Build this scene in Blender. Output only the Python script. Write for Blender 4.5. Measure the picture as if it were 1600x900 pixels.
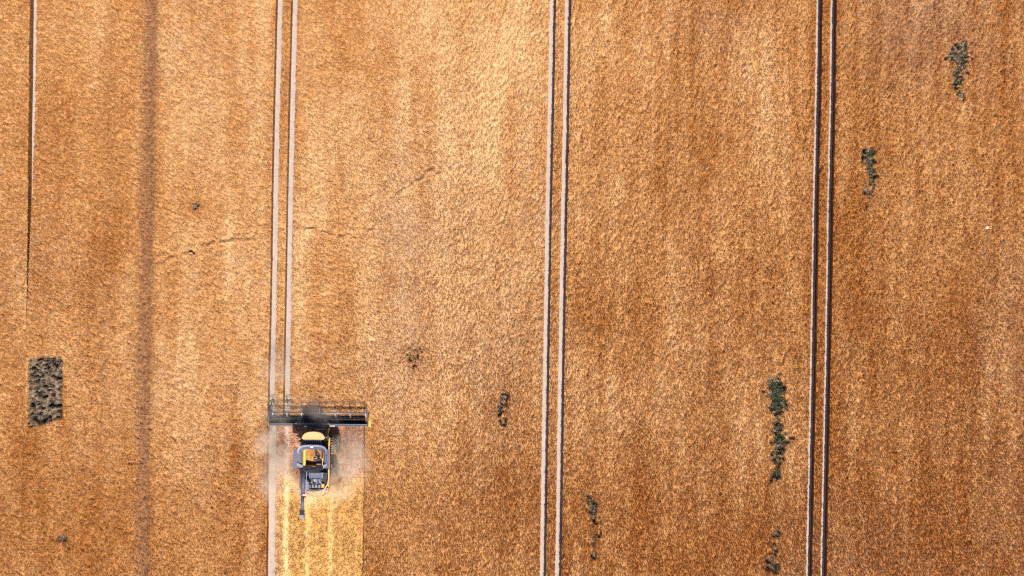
import bpy, bmesh, math, random
import numpy as np
from math import radians, sin, cos, pi
from mathutils import Vector, Matrix, Euler

random.seed(7)
RNG = np.random.default_rng(11)
for o in list(bpy.data.objects):
    bpy.data.objects.remove(o)
SC = bpy.context.scene
COL = SC.collection

# ---------------------------------------------------------------- camera, sky, sun, exposure
H = 75.0                                   # height the drone hovers at
MPP = 114.2857 / 1600.0                    # metres of ground to one photograph pixel
cam_d = bpy.data.cameras.new('camera')
cam_d.sensor_width = 36.0
cam_d.lens = 36.0 * H / 114.2857
cam_d.clip_start = 0.5
cam_d.clip_end = 6000
cam = bpy.data.objects.new('camera', cam_d)
cam.location = (0, 0, H)
COL.objects.link(cam)
SC.camera = cam

SUN_ELEV, SUN_AZ = 50.0, 24.0              # azimuth counted from south (-Y) towards east (+X)
sdir = Vector((sin(radians(SUN_AZ)) * cos(radians(SUN_ELEV)), -cos(radians(SUN_AZ)) * cos(radians(SUN_ELEV)), sin(radians(SUN_ELEV))))
world = bpy.data.worlds.new('World')
SC.world = world
world.use_nodes = True
wn = world.node_tree
bg = wn.nodes['Background']
sky = wn.nodes.new('ShaderNodeTexSky')
sky.sky_type = 'NISHITA'
sky.sun_disc = False
sky.sun_elevation = radians(SUN_ELEV)
sky.sun_rotation = math.atan2(sdir.x, sdir.y)
wn.links.new(sky.outputs[0], bg.inputs[0])
bg.inputs[1].default_value = 0.085
sun_d = bpy.data.lights.new('sun', 'SUN')
sun_d.energy = 4.6
sun_d.angle = radians(0.5)
sun_d.color = (1.0, 0.945, 0.86)
sun = bpy.data.objects.new('sun', sun_d)
sun.rotation_euler = sdir.to_track_quat('Z', 'Y').to_euler()
sun.location = (30, -60, 90)
COL.objects.link(sun)
SC.view_settings.view_transform = 'Standard'
SC.view_settings.look = 'None'
SC.view_settings.exposure = 0.50
SC.view_settings.gamma = 1.0
SC.cycles.max_bounces = 6
SC.cycles.volume_bounces = 3
SC.cycles.use_denoising = False            # keep the fine straw grain
SC.cycles.filter_width = 1.2
SC.cycles.sample_clamp_indirect = 4.0

# ---------------------------------------------------------------- helpers
def px2x(px, z=0.0): return (px - 800.0) * MPP * (H - z) / H
def px2y(py, z=0.0): return (450.0 - py) * MPP * (H - z) / H

def tag(o, label=None, cat=None, group=None, kind=None):
    if label: o['label'] = label
    if cat: o['category'] = cat
    if group: o['group'] = group
    if kind: o['kind'] = kind
    return o

def smooth(a, b, x):
    t = np.clip((x - a) / (b - a), 0, 1)
    return t * t * (3 - 2 * t)

def vnoise(x, y, seed):
    """value noise, smooth, in -1..1"""
    xi = np.floor(x).astype(np.int64); yi = np.floor(y).astype(np.int64)
    fx = x - xi; fy = y - yi
    fx = fx * fx * (3 - 2 * fx); fy = fy * fy * (3 - 2 * fy)
    def h(a, b):
        n = (a * 374761393 + b * 668265263 + seed * 974711) & 0xFFFFFFFF
        n = ((n ^ (n >> 13)) * 1274126177) & 0xFFFFFFFF
        n = ((n ^ (n >> 16)) * 2246822519) & 0xFFFFFFFF
        return ((n ^ (n >> 15)) & 0xFFFFFF) / float(0xFFFFFF) * 2 - 1
    return (h(xi, yi) * (1 - fx) + h(xi + 1, yi) * fx) * (1 - fy) + (h(xi, yi + 1) * (1 - fx) + h(xi + 1, yi + 1) * fx) * fy

def fbm(x, y, seed, oct=4):
    s = 0; a = 1; t = 0
    for k in range(oct):
        s = s + a * vnoise(x * 2 ** k + 17.3 * k, y * 2 ** k - 9.1 * k, seed + k)
        t += a; a *= 0.55
    return s / t

# ---------------------------------------------------------------- materials
def new_mat(name):
    m = bpy.data.materials.new(name)
    m.use_nodes = True
    return m, m.node_tree, m.node_tree.nodes['Principled BSDF']

def paint(name, col, rough=0.5, metal=0.0, var=0.25, scale=6.0, dust=0.15, coat=0.0):
    """machine paint or steel with dust lying unevenly over it"""
    m, nt, p = new_mat(name)
    tc = nt.nodes.new('ShaderNodeTexCoord')
    n = nt.nodes.new('ShaderNodeTexNoise'); n.inputs['Scale'].default_value = scale; n.inputs['Detail'].default_value = 6
    nt.links.new(tc.outputs['Object'], n.inputs['Vector'])
    r = nt.nodes.new('ShaderNodeMapRange')
    r.inputs['From Min'].default_value = 0.35; r.inputs['From Max'].default_value = 0.75
    r.inputs['To Min'].default_value = 0.02; r.inputs['To Max'].default_value = min(1, dust * 3)
    nt.links.new(n.outputs['Fac'], r.inputs['Value'])
    mx = nt.nodes.new('ShaderNodeMix'); mx.data_type = 'RGBA'
    mx.inputs['A'].default_value = (*col, 1); mx.inputs['B'].default_value = (0.42, 0.30, 0.19, 1)
    nt.links.new(r.outputs[0], mx.inputs['Factor'])
    nt.links.new(mx.outputs['Result'], p.inputs['Base Color'])
    r2 = nt.nodes.new('ShaderNodeMapRange')
    r2.inputs['To Min'].default_value = rough - 0.12; r2.inputs['To Max'].default_value = min(1, rough + 0.25)
    nt.links.new(n.outputs['Fac'], r2.inputs['Value']); nt.links.new(r2.outputs[0], p.inputs['Roughness'])
    p.inputs['Metallic'].default_value = metal
    p.inputs['Coat Weight'].default_value = coat
    return m

def attr_mat(name, attr_type, rough=0.75, vary=(0.8, 1.2), noise=None, bump=0.0, bscale=12.0, transl=0.0, attr='tint'):
    m, nt, p = new_mat(name)
    a = nt.nodes.new('ShaderNodeAttribute'); a.attribute_type = attr_type; a.attribute_name = attr
    col = a.outputs['Color']
    if vary:
        oi = nt.nodes.new('ShaderNodeObjectInfo')
        mr = nt.nodes.new('ShaderNodeMapRange'); mr.inputs['To Min'].default_value = vary[0]; mr.inputs['To Max'].default_value = vary[1]
        nt.links.new(oi.outputs['Random'], mr.inputs['Value'])
        v = nt.nodes.new('ShaderNodeVectorMath'); v.operation = 'SCALE'
        nt.links.new(col, v.inputs[0]); nt.links.new(mr.outputs[0], v.inputs['Scale'])
        col = v.outputs[0]
    if noise:
        tc = nt.nodes.new('ShaderNodeTexCoord')
        n = nt.nodes.new('ShaderNodeTexNoise'); n.inputs['Scale'].default_value = noise[0]; n.inputs['Detail'].default_value = 8; n.inputs['Roughness'].default_value = 0.7
        nt.links.new(tc.outputs['Object'], n.inputs['Vector'])
        mr = nt.nodes.new('ShaderNodeMapRange'); mr.inputs['From Min'].default_value = 0.25; mr.inputs['From Max'].default_value = 0.75
        mr.inputs['To Min'].default_value = noise[1]; mr.inputs['To Max'].default_value = noise[2]
        nt.links.new(n.outputs['Fac'], mr.inputs['Value'])
        v = nt.nodes.new('ShaderNodeVectorMath'); v.operation = 'SCALE'
        nt.links.new(col, v.inputs[0]); nt.links.new(mr.outputs[0], v.inputs['Scale'])
        col = v.outputs[0]
        if bump:
            b = nt.nodes.new('ShaderNodeBump'); b.inputs['Strength'].default_value = 1.0; b.inputs['Distance'].default_value = bump
            n2 = nt.nodes.new('ShaderNodeTexNoise'); n2.inputs['Scale'].default_value = bscale; n2.inputs['Detail'].default_value = 6
            nt.links.new(tc.outputs['Object'], n2.inputs['Vector'])
            nt.links.new(n2.outputs['Fac'], b.inputs['Height']); nt.links.new(b.outputs[0], p.inputs['Normal'])
    nt.links.new(col, p.inputs['Base Color'])
    p.inputs['Roughness'].default_value = rough
    p.inputs['Specular IOR Level'].default_value = 0.25
    return m

M_WHEAT_BED = attr_mat('wheat_bed', 'GEOMETRY', vary=None, noise=(3.0, 0.72, 1.12), bump=0.05, bscale=9.0)
M_WHEAT = attr_mat('wheat_stalks', 'INSTANCER', vary=(0.78, 1.16))
M_SOIL = attr_mat('tilled_soil', 'GEOMETRY', vary=None, noise=(1.6, 0.8, 1.15), bump=0.03, bscale=14, rough=0.95)
M_TRACK = attr_mat('packed_track_soil', 'GEOMETRY', vary=None, noise=(2.2, 0.86, 1.1), bump=0.012, bscale=20, rough=0.9)
M_STUBBLE_BED = attr_mat('stubble_bed', 'GEOMETRY', vary=None, noise=(5.0, 0.7, 1.25), bump=0.03, bscale=8)
M_STRAW = attr_mat('cut_straw', 'INSTANCER', vary=(0.66, 1.3))
M_LEAF = attr_mat('weed_leaves', 'GEOMETRY', vary=None, noise=(6.0, 0.7, 1.2), rough=0.6)

# ---------------------------------------------------------------- field layout (x, y in metres; tracks curve gently)
PY = np.array([-700, 0, 150, 300, 450, 600, 830, 900, 1600], float)
def curve(vals):
    v = np.array(vals, float)
    v = np.concatenate([[v[0] + (v[0] - v[2]) * 4.6 * 0.5], v, [v[-1] - (v[0] - v[-1]) * 0.75]])
    return lambda y: np.interp(450.0 - np.asarray(y) / MPP, PY, (v - 800.0) * MPP)
# centre line of every wheel track, read at py = 0,150,300,450,600,830,900
T_LR = curve([59.0, 57.0, 53.5, 49.5, 45.5, 41.0, 39.5])
T_AL = curve([440.0, 436.2, 433.0, 431.0, 427.6, 425.3, 424.5])
T_AR = curve([463.5, 459.7, 456.4, 454.0, 451.2, 448.6, 447.5])
T_BL = curve([863.5, 860.8, 857.5, 854.8, 852.4, 848.6, 847.6])
T_BR = curve([887.0, 884.2, 881.5, 878.6, 876.0, 872.6, 871.4])
T_CL = curve([1276.5, 1274.5, 1271.0, 1268.5, 1266.0, 1261.2, 1260.0])
T_CR = curve([1298.6, 1296.8, 1293.6, 1291.2, 1288.4, 1283.6, 1282.4])
def off(f, d): return lambda y: f(y) + d
HALF = 0.35
HALF_A = 0.38
HALF_C = 0.36
HALF_L = lambda y: np.interp(450.0 - np.asarray(y) / MPP, [0, 200, 420, 600], [.40, .36, .10, -.10])
def offv(f, h, sg): return lambda y: f(y) + sg * h(y)
KNIFE_Y = px2y(648.5, 0.8)                   # where the cutter bar stands
CUT_R = lambda y: px2x(573.0) + (np.asarray(y) - KNIFE_Y) * 0.014
CUT_L = lambda y: px2x(420.5) + 0 * np.asarray(y)
YT, YB, XL, XR = 44.0, -44.0, -70.0, 70.0

# weed patches: photo px centre, half sizes, threshold
PATCHES = [
 # name, [(px,py,rx,ry,strength)], label, green
 ('a', [(1493, 97, 16, 27, 1.0), (1491, 132, 9, 14, .85), (1490, 151, 7, 9, .8)], 'grey green weed patch with a dark lower edge in the top right of the field', .55),
 ('b', [(1354, 247, 10, 14, 1.0), (1356, 270, 8, 14, .95), (1356, 294, 7, 12, .8), (1352, 325, 6, 5, .6)], 'small bright green weed patch right of the right tramline', .85),
 ('c', [(1209, 606, 14, 20, 1.0), (1212, 632, 12, 20, .95), (1209, 664, 8, 16, .8), (1217, 688, 12, 12, .8), (1211, 712, 8, 14, .85), (1208, 738, 7, 10, .85)], 'long ragged green weed patch left of the right tramline', .75),
 ('d', [(1208, 830, 5, 10, .75), (1205, 853, 7, 9, .8), (1203, 880, 7, 14, .8), (1206, 897, 6, 8, .8)], 'thin broken line of weeds below the long ragged weed patch', .3),
 ('e', [(916, 776, 7, 7, .85), (925, 790, 10, 11, .9), (930, 808, 7, 8, .7), (930, 834, 4, 12, .42), (930, 864, 5, 5, .7)], 'small dark diagonal weed patch right of the middle tramline', .3),
 ('f', [(785, 622, 10, 13, .72), (784, 639, 8, 9, .85), (787, 656, 6, 7, .36)], 'small dark weed patch left of the middle tramline', .15),
 ('g', [(644, 551, 12, 10, .44), (647, 566, 8, 7, .44)], 'faint brown gap in the wheat above and right of the harvester', .15),
 ('h', [(309, 321, 6, 6, .66), (306, 393, 6, 5, .42)], 'tiny dark gap with pale weeds between the dark band and the left tramline', .25),
 ('i', [(107, 838, 9, 7, .85), (108, 851, 8, 7, .5)], 'tiny dark weed gap in the wheat at the lower left', .25),
]
def patch_mask(x, y):
    """0 = full crop, 1 = bare gap"""
    px = 800 + x / MPP; py = 450 - y / MPP
    jag = 0.7 * vnoise(x * 2.1, y * 1.7, 61) + 0.8 * vnoise(x * 4.4, y * 4.1, 62)
    wob = 6.5 * vnoise(x * .9, y * .9, 63)
    m = np.zeros_like(x)
    for nm, bl, lb, g in PATCHES:
        bl = bl + [((a[0] + b[0]) / 2, (a[1] + b[1]) / 2, min(a[2], b[2]) * .8, abs(a[1] - b[1]) * .4, min(a[4], b[4]) * .9) for a, b in zip(bl[:-1], bl[1:]) if abs(a[1] - b[1]) < 1.4 * (a[3] + b[3])]
        for (cx, cy, rx, ry, s) in bl:
            d = np.sqrt(((px - cx + wob) / (rx * 1.15)) ** 2 + ((py - cy) / (ry * 1.25)) ** 2)
            m = np.maximum(m, s * smooth(1.25, 0.35, d) * 1.15)
    m = smooth(0.36, 0.52, m * 0.85 + jag * 0.55 * (m > 0.02))
    return m
def plot_mask(x, y):
    """the rectangular failed plot at the left edge"""
    px = 800 + x / MPP; py = 450 - y / MPP
    e = 1.5 * vnoise(x * 1.2, y * 1.2, 5) + 1.6 * vnoise(x * 4.1, y * 4.1, 6)
    right = smooth(104.5, 102.5, px + e * 0.6)
    left = smooth(50, 51, px)
    top = smooth(556, 559, py + e * 1.5)
    bot_line = 668 - 0.28 * (px - 45) + e
    bot = smooth(bot_line + 2, bot_line - 2, py)
    return right * left * top * bot

RIDGES = [  # lodged creases, polylines in photo px
 [(606, 318), (622, 306), (640, 297), (655, 284), (668, 273), (680, 268), (694, 268)],
 [(668, 287), (680, 281), (690, 274)],
 [(505, 362), (520, 368), (540, 374), (562, 373), (575, 369), (582, 362)],
 [(466, 360), (480, 359), (492, 360)],
 [(330, 384), (352, 380), (375, 377), (400, 374), (418, 370)],
 [(1376, 706), (1388, 708), (1400, 709)], [(1505, 846), (1530, 848), (1550, 848)],
 [(262, 411), (290, 398), (300, 397)],
 [(206, 725), (222, 727), (238, 726)], [(1120, 92), (1117, 104), (1112, 113)],
]
def ridge(x, y):
    px = 800 + x / MPP + 1.4 * vnoise(x * 1.5, y * 1.5, 91); py = 450 - y / MPP + 2.4 * vnoise(x * 1.3, y * 1.3, 92) + 1.5 * vnoise(x * 3.3, y * 3.3, 93)
    hi = np.zeros_like(x); lo = np.zeros_like(x)
    for pl in RIDGES:
        for (ax, ay), (bx, by) in zip(pl[:-1], pl[1:]):
            sel = (px > min(ax, bx) - 12) & (px < max(ax, bx) + 12) & (py > min(ay, by) - 12) & (py < max(ay, by) + 12)
            if not sel.any(): continue
            qx, qy = px[sel], py[sel]
            L2 = (bx - ax) ** 2 + (by - ay) ** 2
            t = np.clip(((qx - ax) * (bx - ax) + (qy - ay) * (by - ay)) / L2, 0, 1)
            dx = qx - ax - t * (bx - ax); dy = qy - ay - t * (by - ay)
            d = np.sqrt(dx * dx + dy * dy)
            hi[sel] = np.maximum(hi[sel], np.exp(-(d / 2.6) ** 2))
            below = np.sqrt(dx * dx + (dy + 4.0) ** 2)
            lo[sel] = np.maximum(lo[sel], np.exp(-(below / 2.2) ** 2))
    return hi, lo

def lean_angle(x, y):
    """direction the ears lie in (radians, plan view)"""
    px = 800 + x / MPP; py = 450 - y / MPP
    a = np.interp(px, [0, 300, 520, 640, 760, 900, 1100, 1300, 1600], [-38, -42, -52, -70, -118, -118, -112, -112, -118])
    a = a + 16 * vnoise(x * 0.12, y * 0.12, 31) + 12 * vnoise(x * 0.5, y * 0.5, 32)
    a = a + np.interp(py, [0, 500, 900], [0, 0, -18]) * np.sign(px - 640) * -1
    return np.radians(a)

def fieldcol(x, y):
    """colour of the ripe crop: thin, weedy, over-ripe and lodged places differ"""
    px = 800 + x / MPP; py = 450 - y / MPP
    big = fbm(x * 0.045, y * 0.03, 3, 4)
    mid = fbm(x * 0.22, y * 0.11, 8, 4)
    streak = fbm(x * 0.50 - 0.009 * y, y * 0.06, 14, 3)
    fine = fbm(x * 1.1, y * 0.9, 19, 3)
    light = 0.34 * big + 0.36 * mid + 0.50 * streak + 0.32 * fine
    def blob(cx, cy, rx, ry): return np.exp(-((px - cx) / rx) ** 2 - ((py - cy) / ry) ** 2)
    light = light + 0.36 * blob(660, 200, 250, 420) + 0.16 * blob(370, 300, 150, 300)
    light = light + 0.28 * blob(960, 640, 90, 90) + 0.35 * blob(1165, 640, 60, 110) + 0.3 * blob(1225, 700, 30, 60) + 0.25 * blob(1200, 130, 50, 130) + 0.25 * blob(1420, 660, 70, 60)
    light = light + 0.25 * blob(1040, 130, 130, 220)
    light = light - 0.3 * blob(730, 800, 150, 110) - 0.38 * blob(960, 490, 80, 55) - 0.3 * blob(1420, 90, 110, 120) - 0.24 * blob(1450, 840, 160, 90)
    light = light - 0.25 * blob(980, 60, 26, 160) - 0.22 * blob(1115, 240, 60, 60) - 0.32 * blob(590, 105, 70, 25) - 0.6 * blob(180, 390, 22, 45)
    light = light - 0.7 * blob(373, 715, 13, 45) - 0.3 * blob(382, 680, 10, 30) - 0.3 * blob(1180, 860, 200, 60) - 0.26 * blob(130, 250, 110, 400) - 0.15 * blob(640, 560, 60, 40)
    light = light - 0.55 * blob(308, 325, 22, 18) - 0.55 * blob(644, 557, 20, 16) - 0.6 * blob(785, 632, 20, 28) - 0.4 * blob(107, 842, 26, 20) - 0.3 * blob(935, 830, 18, 60)
    rightness = smooth(840, 900, px)
    light = light - 0.30 * rightness - 0.22 * smooth(1240, 1330, px) - 0.34 * smooth(600, 800, py) * smooth(1150, 850, px) - 0.10 * smooth(600, 800, py)
    light = light + (0.12 + 0.20 * rightness) * (vnoise(x * 1.5 - 0.03 * y, y * 0.12, 44) + 0.6 * vnoise(x * 3.1, y * 0.25, 45))   # drill rows
    for fa, fb in ((T_AL, T_AR), (T_BL, T_BR), (T_CL, T_CR)):       # the rows between and beside the wheelings are darker and browner
        dd = np.abs(x - 0.5 * (fa(y) + fb(y)))
        light = light - 0.42 * smooth(2.0, 1.2, dd)
    # dark overgrown tramline, 1 m wide, and its faint neighbour
    bx = np.interp(py, [-200, 0, 300, 450, 600, 900, 1200], [248, 242, 236, 233, 230, 229, 226])
    band = np.exp(-(np.abs(px - bx) / (12.0 + 1.8 * vnoise(x * 0, y * 0.4, 77))) ** 3)
    band2 = np.exp(-((px - bx + 62) / 7.0) ** 2) * np.interp(py, [0, 120, 420, 900], [.12, .42, .30, .12])
    t = np.clip(0.52 + 0.55 * light, 0, 1)[..., None]
    dark = np.array([0.425, 0.158, 0.034]); mid_c = np.array([0.590, 0.296, 0.105]); lite = np.array([0.74, 0.472, 0.228])
    c = np.where(t < 0.5, dark + (mid_c - dark) * t * 2, mid_c + (lite - mid_c) * (t - 0.5) * 2)
    # warm and cool drift (greyer and pinker in places)
    pink = np.clip(0.5 * fbm(x * 0.09, y * 0.07, 41, 3) + 0.25 * vnoise(x * 1.9, y * 1.9, 43) + 0.4 * blob(640, 430, 50, 110) + 0.35 * blob(1395, 90, 90, 100) + 0.25 * blob(1500, 40, 120, 80) + 0.45 * blob(600, 560, 160, 60), 0, 0.7)[..., None]
    g = c.mean(-1, keepdims=True)
    c = c * (1 - pink * 0.36) + (g * np.array([1.32, 0.93, 0.75])) * pink * 0.36
    bandc = np.array([0.32, 0.142, 0.062])
    b = (np.clip(band * 0.92 + band2 * 0.55, 0, 0.93))[..., None]
    c = c * (1 - b) + bandc * b
    return c

def canopy(x, y):
    """height of the closed crop under the standing ears, density and colour"""
    la = lean_angle(x, y)
    # streaks along the lean
    A, B = radians(-42), radians(-115)
    def st(ang, seed):
        u = x * cos(ang) + y * sin(ang); v = -x * sin(ang) + y * cos(ang)
        return 0.55 * vnoise(u * 1.6, v * 4.6, seed) + 0.6 * vnoise(u * 2.7, v * 7.0, seed + 1)
    w = smooth(radians(-60), radians(-95), la)
    s = st(A, 51) * (1 - w) + st(B, 55) * w
    s2 = st(A, 251) * (1 - w) + st(B, 255) * w
    pit = smooth(0.24, 0.50, s2) * 0.11
    hgt = 0.74 - pit + 0.065 * s + 0.06 * fbm(x * 0.3, y * 0.3, 71, 3) + 0.02 * vnoise(x * 2.7, y * 2.7, 73)
    hi, lo = ridge(x, y)
    brk = smooth(-.5, .3, vnoise(x * 1.6, y * 1.6, 95) + .5 * vnoise(x * 4, y * 4, 96))
    hi = hi * brk; lo = lo * brk
    hgt = hgt + 0.20 * hi - 0.12 * lo
    gap = np.maximum(patch_mask(x, y), plot_mask(x, y))
    # inside a failed patch grey, half grown clumps stand between hollows with near black shade painted in
    cl = 0.8 * vnoise(x * 2.3, y * 3.3, 141) + 0.7 * vnoise(x * 4.4, y * 4.6, 142)
    clump = smooth(-0.22, 0.05, cl)
    hgt = hgt * (1 - gap) + (0.03 + 0.46 * clump + 0.05 * cl) * gap
    # the overgrown tramline is a shallow trough
    px = 800 + x / MPP; py = 450 - y / MPP
    bx = np.interp(py, [-200, 0, 300, 450, 600, 900, 1200], [248, 242, 236, 233, 230, 229, 226])
    band = np.exp(-(np.abs(px - bx) / 7.5) ** 3)
    hgt = hgt - 0.10 * band
    c = fieldcol(x, y)
    gc = clump[..., None]; gapcol = np.array([0.035, 0.028, 0.025]) * (1 - gc) + np.array([0.27, 0.180, 0.115]) * (1 + .3 * vnoise(x * 7, y * 7, 143)[..., None]) * gc
    c = c * (1 - gap[..., None]) + gapcol * gap[..., None]
    sp = smooth(0.0, 0.8, vnoise(x * 2.3, y * 2.3, 99) + 0.25)  # tuft gaps
    dens = (1 - gap * (1 - .65 * clump)) * (1 - 5.0 * pit) * (1 - 0.75 * lo) * (1 - 0.35 * band)
    return hgt, dens, c, la

# ---------------------------------------------------------------- tuft meshes (source geometry, only instanced)
def mesh_from(name, V, F, mats, face_mat=None):
    me = bpy.data.meshes.new(name)
    me.from_pydata([tuple(v) for v in V], [], F)
    for m in mats: me.materials.append(m)
    if face_mat is not None:
        me.polygons.foreach_set('material_index', face_mat)
    me.update()
    return me

def tuft_source(name, mat, n, spread, h0, h1, lean, w, seed):
    r = random.Random(seed)
    V, F = [], []
    for k in range(n):
        bx, by = r.uniform(-spread * 1.7, spread * 1.7), r.uniform(-spread * .45, spread * .45)
        h = r.uniform(h0, h1); L = lean * r.uniform(0.5, 1.4)
        dx = L; dy = r.uniform(-.10, .10)
        a = r.uniform(0, pi); ww = w * r.uniform(.7, 1.3)
        ox, oy = -sin(a * .35) * ww, cos(a * .35) * ww
        i = len(V)
        p0 = (bx, by, -.06); p1 = (bx + dx * .35, by + dy * .35, h * .72); p2 = (bx + dx, by + dy, h * r.uniform(.82, 1.02))
        V += [(p0[0] - ox * .5, p0[1] - oy * .5, p0[2]), (p0[0] + ox * .5, p0[1] + oy * .5, p0[2]),
              (p1[0] - ox, p1[1] - oy, p1[2]), (p1[0] + ox, p1[1] + oy, p1[2] + ww * .5), (p2[0], p2[1], p2[2])]
        F += [(i, i + 1, i + 3, i + 2), (i + 2, i + 3, i + 4)]
    me = mesh_from(name, V, F, [mat])
    o = bpy.data.objects.new(name, me)          # never linked to the scene: source of instances only
    return o

TUFTS = [tuft_source('wheat_tuft', M_WHEAT, 9, .066, .06, .20, .085, .0100, s) for s in (1, 2, 3, 4)]
STRAWS = [tuft_source('straw_tuft', M_STRAW, 9, .11, .05, .16, .10, .014, s) for s in (11, 12, 13)]

def scatter_group(name, sources, smin, smax, seed, dmax, spread=0.7):
    ng = bpy.data.node_groups.new(name, 'GeometryNodeTree')
    ng.interface.new_socket('Geometry', in_out='INPUT', socket_type='NodeSocketGeometry')
    ng.interface.new_socket('Geometry', in_out='OUTPUT', socket_type='NodeSocketGeometry')
    N = ng.nodes; L = ng.links
    gi = N.new('NodeGroupInput'); go = N.new('NodeGroupOutput')
    dp = N.new('GeometryNodeDistributePointsOnFaces'); dp.distribute_method = 'RANDOM'
    at = N.new('GeometryNodeInputNamedAttribute'); at.data_type = 'FLOAT'; at.inputs['Name'].default_value = 'density'
    mu = N.new('ShaderNodeMath'); mu.operation = 'MULTIPLY'; mu.inputs[1].default_value = dmax
    L.new(at.outputs['Attribute'], mu.inputs[0]); L.new(mu.outputs[0], dp.inputs['Density'])
    dp.inputs['Seed'].default_value = seed
    L.new(gi.outputs[0], dp.inputs['Mesh'])
    jg = N.new('GeometryNodeJoinGeometry')
    for s in sources:
        oi = N.new('GeometryNodeObjectInfo'); oi.inputs['Object'].default_value = s; oi.inputs['As Instance'].default_value = True
        L.new(oi.outputs['Geometry'], jg.inputs[0])
    ip = N.new('GeometryNodeInstanceOnPoints'); ip.inputs['Pick Instance'].default_value = True
    L.new(dp.outputs['Points'], ip.inputs['Points']); L.new(jg.outputs[0], ip.inputs['Instance'])
    la = N.new('GeometryNodeInputNamedAttribute'); la.data_type = 'FLOAT'; la.inputs['Name'].default_value = 'lean'
    rv = N.new('FunctionNodeRandomValue'); rv.data_type = 'FLOAT'; rv.inputs[2].default_value = -spread; rv.inputs[3].default_value = spread
    ad = N.new('ShaderNodeMath'); ad.operation = 'ADD'
    L.new(la.outputs['Attribute'], ad.inputs[0]); L.new(rv.outputs[1], ad.inputs[1])
    cx = N.new('ShaderNodeCombineXYZ'); L.new(ad.outputs[0], cx.inputs[2])
    L.new(cx.outputs[0], ip.inputs['Rotation'])
    rs = N.new('FunctionNodeRandomValue'); rs.data_type = 'FLOAT'; rs.inputs[2].default_value = smin; rs.inputs[3].default_value = smax; rs.inputs['Seed'].default_value = 5
    L.new(rs.outputs[1], ip.inputs['Scale'])
    j2 = N.new('GeometryNodeJoinGeometry')
    L.new(gi.outputs[0], j2.inputs[0]); L.new(ip.outputs[0], j2.inputs[0])
    L.new(j2.outputs[0], go.inputs[0])
    return ng

WHEAT_DENSITY = 64.0
G_WHEAT = scatter_group('wheat_scatter', TUFTS, .6, 1.15, 3, WHEAT_DENSITY, spread=.28)
G_STRAW = scatter_group('straw_scatter', STRAWS, .6, 1.5, 4, 26.0, spread=3.14)

def sheet(parts, name, mat, ng=None):
    """parts: list of (X, Y, Z, dens, colour, lean) grids; joins them, adds walls down to the ground"""
    V, F, D, Cc, Ln = [], [], [], [], []
    base = 0
    for X, Y, Z, dn, c, ln, wall, *ws in parts:
        ws = ws[0] if ws else (1, 1, 1, 1)
        ny, nx = X.shape
        V.append(np.stack([X, Y, Z], -1).reshape(-1, 3)); D.append(dn.ravel()); Cc.append(c.reshape(-1, 3)); Ln.append(ln.ravel())
        idx = np.arange(nx * ny).reshape(ny, nx) + base
        q = np.stack([idx[:-1, :-1], idx[:-1, 1:], idx[1:, 1:], idx[1:, :-1]], -1).reshape(-1, 4)
        F.append(q); base += nx * ny
        if wall is not None:
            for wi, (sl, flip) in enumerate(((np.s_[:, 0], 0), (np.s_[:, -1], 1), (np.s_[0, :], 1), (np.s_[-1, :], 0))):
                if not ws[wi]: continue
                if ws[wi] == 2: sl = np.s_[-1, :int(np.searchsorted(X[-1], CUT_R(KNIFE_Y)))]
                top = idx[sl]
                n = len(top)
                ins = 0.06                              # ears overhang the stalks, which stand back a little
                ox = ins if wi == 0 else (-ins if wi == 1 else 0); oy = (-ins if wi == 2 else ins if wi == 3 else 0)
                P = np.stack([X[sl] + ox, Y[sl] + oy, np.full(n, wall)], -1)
                V.append(P); D.append(np.zeros(n)); Cc.append(c[sl] * 0.6); Ln.append(ln[sl])  # foot of the wall darkened in colour, painting in shade below the ears
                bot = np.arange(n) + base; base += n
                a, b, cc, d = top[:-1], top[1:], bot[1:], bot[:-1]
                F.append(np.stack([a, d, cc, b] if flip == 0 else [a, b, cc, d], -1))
    V = np.concatenate(V); F = np.concatenate(F); D = np.concatenate(D); Cc = np.concatenate(Cc); Ln = np.concatenate(Ln)
    me = bpy.data.meshes.new(name)
    me.vertices.add(len(V)); me.vertices.foreach_set('co', V.astype(np.float32).ravel())
    me.loops.add(len(F) * 4); me.loops.foreach_set('vertex_index', F.astype(np.int32).ravel())
    me.polygons.add(len(F)); me.polygons.foreach_set('loop_start', np.arange(0, len(F) * 4, 4, dtype=np.int32))
    me.update(calc_edges=True); me.validate()
    a = me.attributes.new('tint', 'FLOAT_COLOR', 'POINT')
    a.data.foreach_set('color', np.concatenate([Cc, np.ones((len(Cc), 1))], 1).astype(np.float32).ravel())
    a = me.attributes.new('density', 'FLOAT', 'POINT'); a.data.foreach_set('value', D.astype(np.float32))
    a = me.attributes.new('lean', 'FLOAT', 'POINT'); a.data.foreach_set('value', Ln.astype(np.float32))
    me.materials.append(mat)
    o = bpy.data.objects.new(name, me); COL.objects.link(o)
    if ng:
        md = o.modifiers.new('scatter', 'NODES'); md.node_group = ng
    return o

def grid(fl, fr, y0, y1, res):
    ys = np.linspace(y1, y0, max(2, int((y1 - y0) / res)))
    wmax = float(np.max(fr(ys) - fl(ys)))
    u = np.linspace(0, 1, max(4, int(wmax / res)))
    jl = 0.018 * vnoise(ys * 2.3, ys * 0 + 3, 201); jr = 0.018 * vnoise(ys * 2.3, ys * 0 + 9, 202)
    L = (fl(ys) + jl)[:, None]; R = (fr(ys) + jr)[:, None]
    X = L + (R - L) * u[None, :]; Y = np.repeat(ys[:, None], len(u), 1)
    return X, Y

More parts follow.
